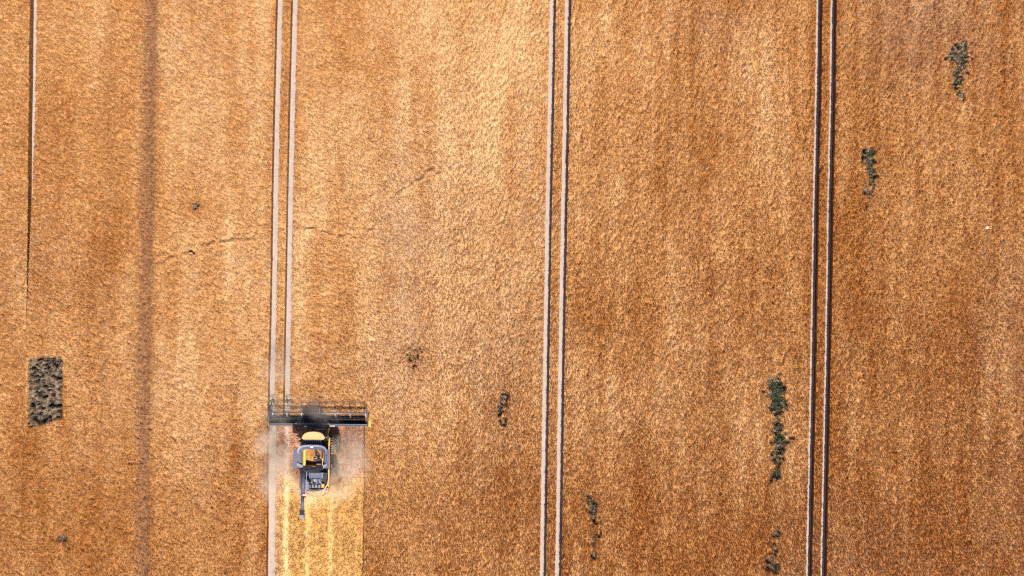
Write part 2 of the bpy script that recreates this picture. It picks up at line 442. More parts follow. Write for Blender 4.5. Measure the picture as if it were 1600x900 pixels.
def crop_part(fl, fr, y0, y1, res=0.11, walls=(1, 1, 1, 1)):
    X, Y = grid(fl, fr, y0, y1, res)
    Z, D, Cc, Ln = canopy(X, Y)
    for sl in (np.s_[:, 0], np.s_[:, -1]):
        Z[sl] *= 0.90; D[sl] = 0.30
    return (X, Y, Z, D, Cc, Ln, 0.0, walls)

const = lambda v: (lambda y: v + 0 * np.asarray(y))
BLOCKS = [
 ([(const(XL), offv(T_LR, HALF_L, -1), YB, YT)], 'strip of ripe wheat along the left edge, beyond the leftmost wheel track'),
 ([(offv(T_LR, HALF_L, 1), off(T_AL, -HALF_A), KNIFE_Y, YT, .11, (1, 1, 1, 0)), (offv(T_LR, HALF_L, 1), lambda y: np.minimum(T_AL(y) - HALF_A, CUT_L(y)), YB, KNIFE_Y, .11, (1, 1, 0, 1))], 'ripe wheat block with a dark vertical band, left of the harvester'),
 ([(off(T_AL, HALF_A), off(T_AR, -HALF_A), KNIFE_Y, YT)], 'narrow row of wheat between the pale wheel tracks ahead of the harvester'),
 ([(off(T_AR, HALF_A), off(T_BL, -HALF), KNIFE_Y, YT, .11, (1, 1, 1, 2)), (CUT_R, off(T_BL, -HALF), YB, KNIFE_Y, .11, (1, 1, 0, 1))], 'light golden wheat block right of the harvester, up to the middle tramline'),
 ([(off(T_BL, HALF), off(T_BR, -HALF), YB, YT)], 'narrow row of wheat between the two wheel tracks of the middle tramline'),
 ([(off(T_BR, HALF), off(T_CL, -HALF_C), YB, YT)], 'orange brown wheat block between the middle and the right tramline'),
 ([(off(T_CL, HALF_C), off(T_CR, -HALF_C), YB, YT)], 'narrow row of wheat between the two wheel tracks of the right tramline'),
 ([(off(T_CR, HALF_C), const(XR), YB, YT)], 'darkest brown wheat block, right of the right tramline'),
]
for parts, label in BLOCKS:
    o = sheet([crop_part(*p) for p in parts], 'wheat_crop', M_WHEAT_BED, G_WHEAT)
    tag(o, label, 'wheat', kind='stuff', group='blocks of standing wheat')

# the field goes on beyond the picture: coarse canopy ring
ring = []
for (x0, x1, y0, y1) in ((-320, 320, YT, 300), (-320, 320, -300, YB), (-320, XL, YB, YT), (XR, 320, YB, YT)):
    X, Y = grid(const(x0), const(x1), y0, y1, 1.0)
    Z = 0.6 + 0.08 * vnoise(X * .9, Y * .9, 5)
    ring.append((X, Y, Z, Z * 0, fieldcol(X, Y) * 0.8, Z * 0, 0.0))
o = sheet(ring, 'wheat_crop', M_WHEAT_BED)
tag(o, 'the rest of the ripe wheat field, stretching away beyond the picture', 'wheat', kind='stuff')

# ---------------------------------------------------------------- ground, tracks
def flat(name, x0, x1, y0, y1, res, z, colf, mat):
    X, Y = grid(const(x0), const(x1), y0, y1, res)
    return sheet([(X, Y, X * 0 + z, X * 0, colf(X, Y), X * 0, None)], name, mat)
def soilcol(x, y):
    n = (0.5 + 0.5 * fbm(x * .6, y * .6, 7, 4))[..., None]
    return np.array([0.10, 0.072, 0.052]) * (1 - n) + np.array([0.19, 0.14, 0.10]) * n
g = flat('ground', -3000, 3000, -3000, 3000, 40, 0.0, soilcol, M_SOIL); tag(g, kind='structure')

def track(fc, y0, y1, z=0.008, half=HALF + .01, col=(0.48, 0.385, 0.33), name='wheel_track'):
    ys = np.linspace(y1, y0, int((y1 - y0) / 0.2))
    u = np.linspace(-half, half, 9)
    wv = np.maximum(HALF_L(ys) / .36, .12)[:, None] if fc is T_LR else 1.0
    X = fc(ys)[:, None] + u[None, :] * wv; Y = np.repeat(ys[:, None], 9, 1)
    Z = z + 0.03 * (np.abs(u)[None, :] / half) ** 2 + 0.004 * (1 + vnoise(X * 7, Y * 3, 15))   # pressed hollow with tread marks
    base = np.array(col)
    n = (0.5 * vnoise(X * 3, Y * 1.2, 21) + 0.5 * vnoise(X * 9, Y * 5, 22))[..., None]
    c = base * (1 + 0.10 * n)
    spk = (vnoise(X * 6, Y * 6, 25) > 0.72)[..., None]
    c = np.where(spk, c * 0.8, c)
    o = sheet([(X, Y, Z, Z * 0, c, Z * 0, None)], name, M_TRACK)
    return tag(o, kind='structure')
for f in (T_LR, T_AL, T_BL, T_BR, T_CL, T_CR):
    track(f, YB, YT, half=(HALF_A if f is T_AL else HALF_C if f in (T_CL, T_CR) else HALF) + .01)
track(T_AR, KNIFE_Y - 5.5, YT, half=HALF_A + .01)

# ---------------------------------------------------------------- stubble behind the cutter bar
def chaff_edge(px):  # py below which the chaff from the spreader covers the ground
    return np.interp(px, [415, 425, 440, 458, 475, 495, 515, 535, 555, 575], [733, 738, 744, 752, 764, 770, 766, 757, 744, 736])
def strips(px, py):
    s = 0
    for cx, w in ((447.6, 4.2), (481.3, 4.2), (516.8, 4.0)):
        c = cx + (830 - py) * 0.008
        s = np.maximum(s, np.exp(-(np.abs(px - c) / w) ** 4))
    return s
def stubcol(x, y):
    px = 800 + x / MPP; py = 450 - y / MPP
    e = chaff_edge(px) + 5 * vnoise(x * .8, y * .8, 33)
    t = smooth(-10, 8, py - e)[..., None]
    heap = (np.exp(-((py - e - 4) / 14) ** 2) * np.exp(-((px - 500) / 75) ** 2))[..., None]
    n = fbm(x * .7, y * .7, 34, 4)[..., None] + 0.5 * vnoise(x * 4, y * 4, 36)[..., None]
    fresh = np.array([0.50, 0.265, 0.155]) * (1 + .16 * n)
    gold = np.array([0.60, 0.325, 0.098]) * (1 + .17 * n)
    c = fresh * (1 - t) + gold * t
    left = smooth(462, 440, px)[..., None] * t
    c = c * (1 - .55 * left) + np.array([.56, .33, .16]) * .55 * left
    c = c * (1 - heap * .7) + np.array([0.86, 0.56, 0.23]) * heap * .7
    s = (strips(px, py) * smooth(768, 790, py + 0 * px))[..., None]
    s447 = (np.exp(-(np.abs(px - 449.0 + (py - 700) * .012) / 4.2) ** 4) * smooth(665, 668, py))[..., None]
    dusty = np.array([0.66, 0.50, 0.39]) * (1 - t) + np.array([0.88, 0.62, 0.30]) * t
    c = c * (1 - s447 * .8) + dusty * s447 * .8
    c = c * (1 - s * .6) + np.array([0.78, 0.49, 0.19]) * s * .62
    return c, np.maximum(s[..., 0], s447[..., 0])
X, Y = grid(const(px2x(420)), lambda y: CUT_R(y) + .05, YB, KNIFE_Y + .3, 0.11)
C_, S_ = stubcol(X, Y)
Z = 0.09 + (0.03 * vnoise(X * 4, Y * 3, 81) + 0.03 * vnoise(X * 7, Y * 7, 82)) * (1 - .6 * S_)
onleft = np.abs(X - T_AL(Y)) < HALF_A - .02
Z = np.where(onleft, -0.01, Z)
D = (1 - .55 * S_) * np.where(onleft, 0.0, 1.0)
D = D * np.where(np.abs(X - T_AL(Y)) < HALF_A + .07, 0, 1)
o = sheet([(X, Y, Z, D, C_, X * 0 - 1.5, None)], 'stubble', M_STUBBLE_BED, G_STRAW)
tag(o, 'cut wheat stubble with bright chaff strips behind the harvester', 'stubble', kind='stuff')

# ---------------------------------------------------------------- weeds
def weed_mesh(pts, name, label, green, cat='weeds'):
    V, F, Cc = [], [], []
    for (x, y) in pts:
        n = random.randint(5, 9)
        h = random.uniform(.35, .75)
        gg = random.random() < green
        base = (np.array([0.030, 0.050, 0.018]) if random.random() < .6 else np.array([0.09, 0.115, 0.05])) if gg else \
               random.choice([np.array([0.16, 0.12, 0.09]), np.array([0.22, 0.165, 0.12]), np.array([0.05, 0.045, 0.035])])
        for k in range(n):
            a = random.uniform(0, 2 * pi); L = random.uniform(.07, .20); w = random.uniform(.02, .055)
            z0 = h * random.uniform(.2, 1); dz = random.uniform(-.08, .12)
            i = len(V); ca, sa = cos(a), sin(a)
            V += [(x, y, z0), (x + ca * L * .5 - sa * w, y + sa * L * .5 + ca * w, z0 + dz * .6 + .03),
                  (x + ca * L, y + sa * L, z0 + dz), (x + ca * L * .5 + sa * w, y + sa * L * .5 - ca * w, z0 + dz * .6 + .03)]
            F.append((i, i + 1, i + 2, i + 3)); Cc += [base * random.uniform(.7, 1.3)] * 4
        i = len(V)
        V += [(x - .012, y, 0), (x + .012, y, 0), (x, y + .01, h)]; F.append((i, i + 1, i + 2)); Cc += [base * .8] * 3
    me = mesh_from(name, V, F, [M_LEAF])
    a = me.attributes.new('tint', 'FLOAT_COLOR', 'POINT')
    a.data.foreach_set('color', np.concatenate([np.array(Cc), np.ones((len(Cc), 1))], 1).astype(np.float32).ravel())
    o = bpy.data.objects.new(name, me); COL.objects.link(o)
    return tag(o, label, cat, kind='stuff', group='weed patches in the wheat')

for nm, bl, lb, gr in PATCHES:
    pts = []
    for (cx, cy, rx, ry, s) in bl:
        n = int(rx * ry * .95 * s * (.4 + gr))
        qx = px2x(cx + np.array([random.gauss(0, .5) for _ in range(n)]) * rx)
        qy = px2y(cy + np.array([random.gauss(0, .5) for _ in range(n)]) * ry)
        m = patch_mask(qx, qy)
        for a, b, c in zip(qx, qy, m):
            if c > .3: pts.append((a, b))
    if pts: weed_mesh(pts, 'weed_patch', lb, gr)
pts = []
for _ in range(1500):
    x = px2x(random.uniform(52, 104)); y = px2y(random.uniform(554, 672))
    if plot_mask(np.array([x]), np.array([y]))[0] < .6: continue
    # sown in rows, with bare hollows between
    v = vnoise(np.array([x * 1.5]), np.array([y * 2.1]), 131)[0] + .5 * vnoise(np.array([x * 3.6]), np.array([y * 3.6]), 132)[0]
    if v > .15: pts.append((x, y))
weed_mesh(pts, 'weed_plot', 'square edged plot of grey weeds with dark hollows at the left edge', .16)

# ---------------------------------------------------------------- combine harvester
P_YEL = paint('yellow_paint', (0.72, 0.40, 0.02), .38, dust=.12, coat=.3)
P_CREAM = paint('dusty_yellow_roof', (0.70, 0.43, 0.17), .5, dust=.10)
P_DARK = paint('dark_grey_paint', (0.012, 0.012, 0.024), .5, dust=.03)
P_SLATE = paint('slate_plastic', (0.060, 0.070, 0.135), .5, dust=.05)
P_LITE = paint('light_grey_panel', (0.19, 0.195, 0.285), .45, dust=.08)
P_STEEL = paint('worn_steel', (0.42, 0.43, 0.48), .38, metal=.6, dust=.10)
P_RUB = paint('tyre_rubber', (0.045, 0.042, 0.042), .85, dust=.3)
P_BLACK = paint('black_rubber', (0.012, 0.012, 0.014), .8, dust=.02)
P_WHITE = paint('white_plastic', (0.8, 0.8, 0.8), .5, dust=.02)
P_RED = paint('red_plastic', (0.5, 0.03, 0.03), .5, dust=.02)
P_BLUE = paint('blue_grey_cover', (0.12, 0.15, 0.25), .45, dust=.08)
m, nt, p = new_mat('cab_glass'); p.inputs['Base Color'].default_value = (.02, .025, .03, 1); p.inputs['Roughness'].default_value = .08; P_GLASS = m
def grain_mat():
    m, nt, p = new_mat('wheat_grain')
    tc = nt.nodes.new('ShaderNodeTexCoord'); n = nt.nodes.new('ShaderNodeTexNoise'); n.inputs['Scale'].default_value = 7; n.inputs['Detail'].default_value = 10
    r = nt.nodes.new('ShaderNodeValToRGB'); r.color_ramp.elements[0].color = (.28, .12, .03, 1); r.color_ramp.elements[1].color = (.66, .38, .14, 1)
    r.color_ramp.elements[0].position = .3; r.color_ramp.elements[1].position = .7
    nt.links.new(tc.outputs['Object'], n.inputs['Vector']); nt.links.new(n.outputs[0], r.inputs[0]); nt.links.new(r.outputs[0], p.inputs['Base Color'])
    p.inputs['Roughness'].default_value = .9
    return m
P_GRAIN = grain_mat()

class MB:
    def __init__(s): s.bm = bmesh.new()
    def box(s, x0, x1, y0, y1, z0, z1, bev=0.0):
        r = bmesh.ops.create_cube(s.bm, size=1.0)
        bmesh.ops.scale(s.bm, vec=(abs(x1 - x0), abs(y1 - y0), abs(z1 - z0)), verts=r['verts'])
        bmesh.ops.translate(s.bm, vec=((x0 + x1) / 2, (y0 + y1) / 2, (z0 + z1) / 2), verts=r['verts'])
        if bev:
            ed = list({e for v in r['verts'] for e in v.link_edges})
            bmesh.ops.bevel(s.bm, geom=ed, offset=bev, segments=2, affect='EDGES', profile=.6)
        return s
    def prism(s, pts, z0, z1, bev=0.0):
        """pts in plan, counter-clockwise; z0/z1 may be functions of (x, y)"""
        f = lambda z, p: z(*p) if callable(z) else z
        lo = [s.bm.verts.new((p[0], p[1], f(z0, p))) for p in pts]; hi = [s.bm.verts.new((p[0], p[1], f(z1, p))) for p in pts]
        n = len(pts)
        fs = [s.bm.faces.new(hi), s.bm.faces.new(lo[::-1])]
        for i in range(n): fs.append(s.bm.faces.new((lo[i], lo[(i + 1) % n], hi[(i + 1) % n], hi[i])))
        if bev:
            bmesh.ops.bevel(s.bm, geom=list(fs[0].edges), offset=bev, segments=2, affect='EDGES', profile=.6)
        return s
    def side(s, prof, x0, x1):
        """profile in (y, z) pulled along x"""
        a = [s.bm.verts.new((x0, p[0], p[1])) for p in prof]; b = [s.bm.verts.new((x1, p[0], p[1])) for p in prof]
        n = len(prof); s.bm.faces.new(a); s.bm.faces.new(b[::-1])
        for i in range(n): s.bm.faces.new((a[i], b[i], b[(i + 1) % n], a[(i + 1) % n]))
        return s
    def tube(s, pts, r, seg=10, r2=None):
        pts = [Vector(p) for p in pts]; rings = []
        for i, p in enumerate(pts):
            d = (pts[min(i + 1, len(pts) - 1)] - pts[max(i - 1, 0)]).normalized()
            u = d.cross(Vector((0, 0, 1)))
            if u.length < .1: u = d.cross(Vector((1, 0, 0)))
            u.normalize(); v = d.cross(u)
            rr = r if r2 is None else r + (r2 - r) * i / (len(pts) - 1)
            rings.append([s.bm.verts.new(p + (u * cos(2 * pi * k / seg) + v * sin(2 * pi * k / seg)) * rr) for k in range(seg)])
        for a, b in zip(rings[:-1], rings[1:]):
            for k in range(seg): s.bm.faces.new((a[k], a[(k + 1) % seg], b[(k + 1) % seg], b[k]))
        s.bm.faces.new(rings[0][::-1]); s.bm.faces.new(rings[-1])
        return s
    def sheetquad(s, a, b, c, d, t=.03):
        A = [Vector(q) for q in (a, b, c, d)]
        n = (A[1] - A[0]).cross(A[2] - A[0]).normalized() * t
        lo = [s.bm.verts.new(q) for q in A]; hi = [s.bm.verts.new(q + n) for q in A]
        s.bm.faces.new(hi); s.bm.faces.new(lo[::-1])
        for i in range(4): s.bm.faces.new((lo[i], lo[(i + 1) % 4], hi[(i + 1) % 4], hi[i]))
        return s
    def helix(s, x0, x1, yc, zc, r0, r1, turns, hand=1, seg=14):
        n = int(abs(turns) * seg); prev = None
        for i in range(n + 1):
            t = i / n; a = 2 * pi * turns * t * hand; x = x0 + (x1 - x0) * t
            p = s.bm.verts.new((x, yc + r0 * cos(a), zc + r0 * sin(a))); q = s.bm.verts.new((x, yc + r1 * cos(a), zc + r1 * sin(a)))
            if prev: s.bm.faces.new((prev[0], prev[1], q, p))
            prev = (p, q)
        return s
    def build(s, name, mat, parent, smoothshade=False):
        bmesh.ops.recalc_face_normals(s.bm, faces=s.bm.faces)
        me = bpy.data.meshes.new(name); s.bm.to_mesh(me); s.bm.free()
        me.materials.append(mat)
        if smoothshade:
            for p in me.polygons: p.use_smooth = True
        o = bpy.data.objects.new(name, me); COL.objects.link(o); o.parent = parent
        return o

CX, CY = -21.06, -17.2
hv = bpy.data.objects.new('combine_harvester', None); COL.objects.link(hv)
hv.location = (CX, CY, 0); hv.rotation_euler = (0, 0, radians(-0.5))
tag(hv, 'yellow and dark grey combine harvester cutting wheat upwards along the left tramline', 'harvester')
def lx(px, z): return px2x(px, z) - CX
def ly(py, z): return px2y(py, z) - CY

# --- header
HX0, HX1 = -5.66, 5.20
yb = ly(663.5, 1.05)         # back of header, about 2.2
yk = ly(644, .2)             # cutter bar
b = MB().side([(yb, .22), (yb, 1.08), (yb + .07, 1.08), (yb + .09, .62), (yb + .32, .20), (yk, .10), (yk, .06), (yb + .3, .12)], HX0, HX1)
header = b.build('cutting_header', P_DARK, hv)
MB().box(HX0 + .02, HX1 - .02, yb - .17, yb - .003, .78, 1.02, .03).build('back_beam', P_SLATE, header)
MB().tube([(HX0 + .1, yb + .085, 1.125), (HX1 - .1, yb + .085, 1.125)], .026).build('top_rail', P_STEEL, header)
ya, za = yb + .50, .50
a = MB().tube([(HX0 + .12, ya, za), (HX1 - .12, ya, za)], .16, 14)
a.helix(HX0 + .15, -.9, ya, za, .15, .30, 9, 1); a.helix(HX1 - .15, .6, ya, za, .15, .30, 9, 1)
a.build('feed_auger', P_DARK, header)
k = MB()
for i in range(int((HX1 - HX0) / .15)):
    x = HX0 + .08 + i * .15
    k.prism([(x - .03, yk - .01), (x + .03, yk - .01), (x, yk + .13)], .10, .13)
kk = k.build('knife_guard', P_STEEL, header); tag(kk, kind='stuff')
# end shields and crop dividers
def endplate(x, w, py_rear, py_tip, mat, z1=1.15):
    y0 = ly(py_rear, .8); y1 = ly(py_tip, .3)
    return MB().side([(y0, .25), (y0 + .05, z1), (y0 + .9, z1 + .05), (y1 - .5, .7), (y1, .16), (y1 - .6, .1)], x - w / 2, x + w / 2)
endplate(HX0 - .03, .05, 664, 634, P_DARK).build('end_shield', P_SLATE, header)
endplate(HX1 + .03, .05, 664, 634, P_DARK).build('end_shield', P_SLATE, header)
MB().side([(ly(667, .8), .35), (ly(666, .9), 1.05), (ly(656, .9), 1.15), (ly(645, .7), .85), (ly(641, .5), .45), (ly(650, .5), .25)], HX1 + .07, HX1 + .30).build('drive_cover', P_YEL, header)
MB().side([(ly(666, .8), .4), (ly(665, .9), .95), (ly(660, .9), 1.05), (ly(655, .7), .6)], HX0 - .20, HX0 - .07).build('drive_cover', P_YEL, header)
for x in (HX0 - .03, HX1 + .03):
    MB().tube([(x, ly(640, .5), .5), (x, ly(626, .2), .18)], .09, 8, r2=.02).build('crop_divider', P_LITE, header)
# reel
yr, zr = ly(645.5, 1.45), 1.42
reel = MB().tube([(HX0 + .12, yr, zr), (HX1 - .12, yr, zr)], .065, 12).build('reel', P_STEEL, hv, True)
hubs = [lx(q, 1.45) for q in (426.5, 448.5, 471.5, 499, 524, 547, 571)]
R = .56
for x in hubs:
    s = MB()
    for kx in range(6):
        an = 2 * pi * kx / 6 + .35
        s.tube([(x, yr, zr), (x, yr + R * cos(an), zr + R * sin(an))], .022, 6)
        an2 = an + pi / 3
        s.tube([(x, yr + R * .55 * cos(an), zr + R * .55 * sin(an)), (x, yr + R * .55 * cos(an2), zr + R * .55 * sin(an2))], .015, 5)
    s.tube([(x - .07, yr, zr), (x + .07, yr, zr)], .12, 10)
    s.build('reel_spider', P_STEEL, reel)
for kx in range(6):
    an = 2 * pi * kx / 6 + .35
    y, z = yr + R * cos(an), zr + R * sin(an)
    s = MB().tube([(HX0 + .14, y, z), (HX1 - .14, y, z)], .022, 6)
    n = int((HX1 - HX0 - .4) / .15)
    for i in range(n):
        x = HX0 + .2 + i * .15
        s.prism([(x - .007, y - .012), (x + .007, y - .012), (x + .007, y + .0), (x - .007, y + .0)], z - .24, z)
    s.build('tine_bar', P_DARK, reel)
for x in (HX0 - .03, HX1 + .03):
    MB().tube([(x, yb + .05, 1.18), (x, yr + .35, zr + .12)], .05, 8).build('reel_arm', P_SLATE, hv)
MB().tube([(lx(499, 1.5), yb + .05, 1.2), (lx(499, 1.5), yr + .02, zr + .16)], .045, 8).build('reel_arm', P_SLATE, hv)
# dark hydraulic block on the left centre of the header, hoses
MB().box(lx(461, 1.15), lx(515, 1.15), yb - .30, yb + .22, .70, 1.14, .04).build('header_mount', P_DARK, header)
MB().box(lx(474.5, 1.25), lx(479, 1.25), yb - .24, yb - .12, 1.14, 1.22, .02).build('mount_lamp', P_WHITE, header)
MB().box(lx(515, 1.1), lx(523, 1.1), yb - .22, yb + .0, 1.04, 1.16, .02).build('bright_bracket', P_STEEL, header)
cc = (lx(466.5, .9), yb - .55)
MB().tube([(cc[0] + .22 * cos(t), cc[1] + .22 * sin(t), .95) for t in np.linspace(0.3, 2 * pi - .5, 16)], .035, 6).build('hose_loop', P_BLACK, header)
# --- feeder house, chassis
MB().side([(yb - .28, .45), (yb - .28, 1.12), (.6, 1.95), (.6, 1.2)], -.82, .78).build('feeder_house', P_DARK, hv)
MB().side([(yb - .4, .9), (yb - .4, 1.16), (.9, 2.05), (.9, 1.75)], .84, .98).build('feeder_side_plate', P_YEL, hv)
MB().box(-.55, .55, yb - .62, yb - .46, 1.15, 1.32, .03).build('feeder_cross_plate', P_YEL, hv)
body = MB().side([(.9, 1.0), (.9, 2.1), (.5, 2.75), (-4.1, 2.75), (-4.45, 2.2), (-4.45, 1.8), (-3.4, 1.3), (-.6, 1.1)], -1.24, 1.20).build('body', P_DARK, hv)
MB().side([(.45, 2.25), (.45, 2.7), (-4.0, 2.72), (-4.35, 2.3), (-3.9, 2.2)], 1.26, 1.34).build('side_panel', P_CREAM, body)
MB().side([(.45, 2.25), (.45, 2.7), (-4.0, 2.72), (-4.35, 2.3), (-3.9, 2.2)], -1.36, -1.28).build('side_panel', P_CREAM, body)
MB().box(.82, 1.42, .28, 1.1, 2.3, 2.62, .05).build('platform', P_YEL, body)
MB().box(.92, 1.32, .62, .72, 2.62, 2.68).box(.92, 1.32, .85, .93, 2.62, 2.68).build('step_tread', P_BLACK, body)
# wheels
def wheel(x, y, r, w, rimr):
    root = bpy.data.objects.new('wheel', None); COL.objects.link(root); root.parent = hv; root.location = (x, y, r)
    b = MB(); bm = b.bm; seg = 40
    prof = [(-w * .5, rimr), (-w * .5, r * .86), (-w * .40, r * .96), (-w * .2, r), (w * .2, r), (w * .40, r * .96), (w * .5, r * .86), (w * .5, rimr)]
    rings = []
    for k in range(seg):
        a = 2 * pi * k / seg
        rings.append([bm.verts.new((q, cos(a) * rr, sin(a) * rr)) for q, rr in prof])
    for k in range(seg):
        A, B = rings[k], rings[(k + 1) % seg]
        for i in range(len(prof) - 1): bm.faces.new((A[i], A[i + 1], B[i + 1], B[i]))
    for k in range(22):                                 # lugs
        for sgn in (-1, 1):
            a = 2 * pi * (k + (.5 if sgn > 0 else 0)) / 22
            c0, s0 = cos(a), sin(a); a2 = a + .16
            P = [(sgn * .02, a), (sgn * w * .49, a2), (sgn * w * .49, a2 + .09), (sgn * .02, a + .09)]
            lo = [bm.verts.new((q, cos(t) * r * .97, sin(t) * r * .97)) for q, t in P]
            hi = [bm.verts.new((q, cos(t) * r * 1.03, sin(t) * r * 1.03)) for q, t in P]
            bm.faces.new(hi)
            for i in range(4): bm.faces.new((lo[i], lo[(i + 1) % 4], hi[(i + 1) % 4], hi[i]))
    b.build('tyre', P_RUB, root)
    c = MB(); c.tube([(-w * .46, 0, 0), (-w * .2, 0, 0), (w * .2, 0, 0), (w * .46, 0, 0)], rimr * .98, 24)
    c.tube([(w * .30, 0, 0), (w * .52, 0, 0)], rimr * .35, 14)
    c.build('rim', P_LITE, root)
for sx in (-1.62, 1.66):
    wheel(sx, ly(693, 1.2), 1.02, .62, .52)
for sx in (-1.50, 1.58):
    wheel(sx, ly(734, 1.0), .76, .46, .38)
MB().tube([(-1.5, ly(734, 1), .76), (1.5, ly(734, 1), .76)], .11, 8).build('rear_axle', P_DARK, hv)
MB().tube([(-1.5, ly(693, 1.2), 1.02), (1.5, ly(693, 1.2), 1.02)], .16, 8).build('front_axle', P_DARK, hv)
# --- cab
zc = 3.85
cf, cb = ly(674.5, zc), ly(687, zc)
cab = MB().prism([(-.98, cb - .02), (.98, cb - .02), (1.05, cb + .5), (.62, cf - .22), (-.62, cf - .22), (-1.05, cb + .5)], 2.0, 3.62).build('cab', P_GLASS, hv)
for x, y in ((-1.0, cb + .5), (1.0, cb + .5), (-.62, cf - .2), (.62, cf - .2), (-.98, cb + .01), (.98, cb + .01)):
    MB().tube([(x, y, 1.98), (x, y, 3.64)], .045, 6).build('cab_post', P_DARK, cab)
xl, xr = lx(471, zc), lx(507, zc)
xc = (xl + xr) / 2; hw = (xr - xl) / 2
pts = [(xc - hw * .86, cb), (xc + hw * .86, cb), (xc + hw * .99, cb + .10), (xc + hw, cb + .24)]
for t in np.linspace(0, 1, 11)[1:-1]:
    an = t * pi
    pts.append((xc + hw * .93 * math.copysign(abs(cos(an)) ** .85, cos(an)), cb + .26 + (cf - cb - .26) * sin(an) ** .9))
pts += [(xc - hw, cb + .24), (xc - hw * .99, cb + .10)]
MB().prism(pts, 3.62, lambda x, y: 3.82 + .05 * (1 - ((x - xc) / hw) ** 2), .06).build('cab_roof', P_CREAM, hv, False)
rv = MB()
ry0, ry1 = ly(696, 3.6), ly(688, 3.6)
rx0, rx1 = lx(475.5, 3.6), lx(501.5, 3.6)
rv.box(rx0, rx1, ry0, cb - .04, 3.05, 3.50, .03)
rearv = rv.build('rear_vent', P_DARK, hv)
for i in range(9):
    x = rx0 + .1 + i * (rx1 - rx0 - .2) / 8
    MB().box(x - .02, x + .02, ry0 + .04, cb - .08, 3.50, 3.55).build('vent_rib', P_SLATE, rearv)
# mirrors
for (mx, my, sg) in ((lx(468, 3.4), ly(689.5, 3.4), -1), (lx(511.5, 3.4), ly(685.5, 3.4), 1)):
    mr = MB().box(mx - .13, mx + .13, my - .05, my + .05, 3.05, 3.5, .03).build('mirror', P_SLATE if sg > 0 else P_DARK, hv)
    MB().tube([(mx, my, 3.52), (mx - sg * .45, my - .12, 3.58)], .022, 6).build('mirror_arm', P_BLACK, mr)
MB().box(lx(510, 3), lx(513, 3), ly(684, 3), ly(681, 3), 2.9, 3.1, .04).build('work_lamp', P_WHITE, hv)
# --- grain tank
zt = 3.75
tx0, tx1 = lx(474, 3.5), lx(505, 3.5); ty1, ty0 = ly(701.5, 3.5), ly(729, 3.5)
tank = MB()
tank.box(tx0 - .05, tx0, ty0, ty1, 2.2, 3.52); tank.box(tx1, tx1 + .05, ty0, ty1, 2.2, 3.52)
tank.box(tx0, tx1, ty0 - .05, ty0, 2.2, 3.52); tank.box(tx0, tx1, ty1, ty1 + .05, 2.2, 3.52)
tank = tank.build('grain_tank', P_YEL, hv)
# pile of grain inside
bm = bmesh.new(); nx, ny = 22, 20; vs = []
for j in range(ny + 1):
    for i in range(nx + 1):
        u, v = i / nx, j / ny
        x = tx0 + .01 + (tx1 - tx0 - .02) * u; y = ty0 + .01 + (ty1 - ty0 - .02) * v
        d = math.hypot((u - .5) / .5, (v - .5) / .5)
        z = 2.80 + .40 * max(0, 1 - d) + .06 * float(vnoise(np.array([x * 3]), np.array([y * 3]), 301)[0]) - .25 * max(0, (.3 - v) / .3)
        vs.append(bm.verts.new((x, y, z)))
for j in range(ny):
    for i in range(nx):
        q = j * (nx + 1) + i; bm.faces.new((vs[q], vs[q + 1], vs[q + nx + 2], vs[q + nx + 1]))
gb = MB(); gb.bm.free(); gb.bm = bm
tag(gb.build('grain', P_GRAIN, tank, True), kind='stuff')
MB().box(tx0 + .02, tx0 + .20, ty0 + .05, ty1 - .03, 3.2, 3.49, .02).build('inner_liner', paint('bright_yellow_liner', (.90, .58, .10), .5, dust=.05), tank)
MB().box(tx1 - .12, tx1 - .02, ty0 + .05, ty0 + .9, 3.2, 3.46, .02).build('inner_liner', P_CREAM, tank)
MB().tube([(lx(499, 3.4), ty0 + .5, 3.0), (lx(493, 3.4), ty1 - .7, 3.42)], .085, 10).build('filling_auger', P_SLATE, tank)
MB().box(lx(490, 3.4), lx(501, 3.4), ly(720, 3.4), ly(717, 3.4), 3.38, 3.44).build('cross_brace', P_DARK, tank)
MB().box(lx(495, 3.4), lx(502, 3.4), ly(726, 3.4), ly(724.5, 3.4), 3.36, 3.42).build('cross_brace', P_LITE, tank)
MB().tube([(tx1 - .22, ty0 + .1, 3.44), (tx1 - .22, ty1 - .1, 3.44)], .02, 6).tube([(tx1 - .08, ty0 + .1, 3.44), (tx1 - .08, ty1 - .1, 3.44)], .02, 6).build('tank_ladder', P_DARK, tank)
MB().sheetquad((lx(491, 3.4), ty1 - .06, 3.42), (lx(494, 3.4), ty1 - .02, 3.42), (tx1 - .3, ly(711, 3.4), 3.44), (tx1 - .42, ly(712, 3.4), 3.44), .03).build('cross_brace', P_DARK, tank)
MB().box(lx(500.5, 3.5), lx(503, 3.5), ly(706.5, 3.5), ly(704.5, 3.5), 3.46, 3.52).build('tank_sensor', P_RED, tank)
# fold-out extension: side flaps, front band with curved corners, rear hood
fl0, fl1 = lx(458, 3.95), lx(471.5, 3.65)
fy0, fy1 = ly(732, 3.9), ly(702, 3.9)
def flap(xo, xi, zo, zi, y0, y1, n, mat=P_SLATE):
    for i in range(n):
        a = y0 + (y1 - y0) * i / n + .012; b = y0 + (y1 - y0) * (i + 1) / n - .012
        q = MB()
        if xo < xi: q.sheetquad((xo, a, zo), (xi, a, zi), (xi, b, zi), (xo, b, zo), .04)
        else: q.sheetquad((xi, a, zi), (xo, a, zo), (xo, b, zo), (xi, b, zi), .04)
        q.build('tank_flap', mat, tank)
flap(fl0, fl1, 3.98, 3.66, fy0, fy1, 3)
fr0, fr1 = lx(514.5, 3.9), lx(507.5, 3.65)
flap(fr0, fr1, 3.92, 3.66, fy0, fy1, 3, P_BLUE)
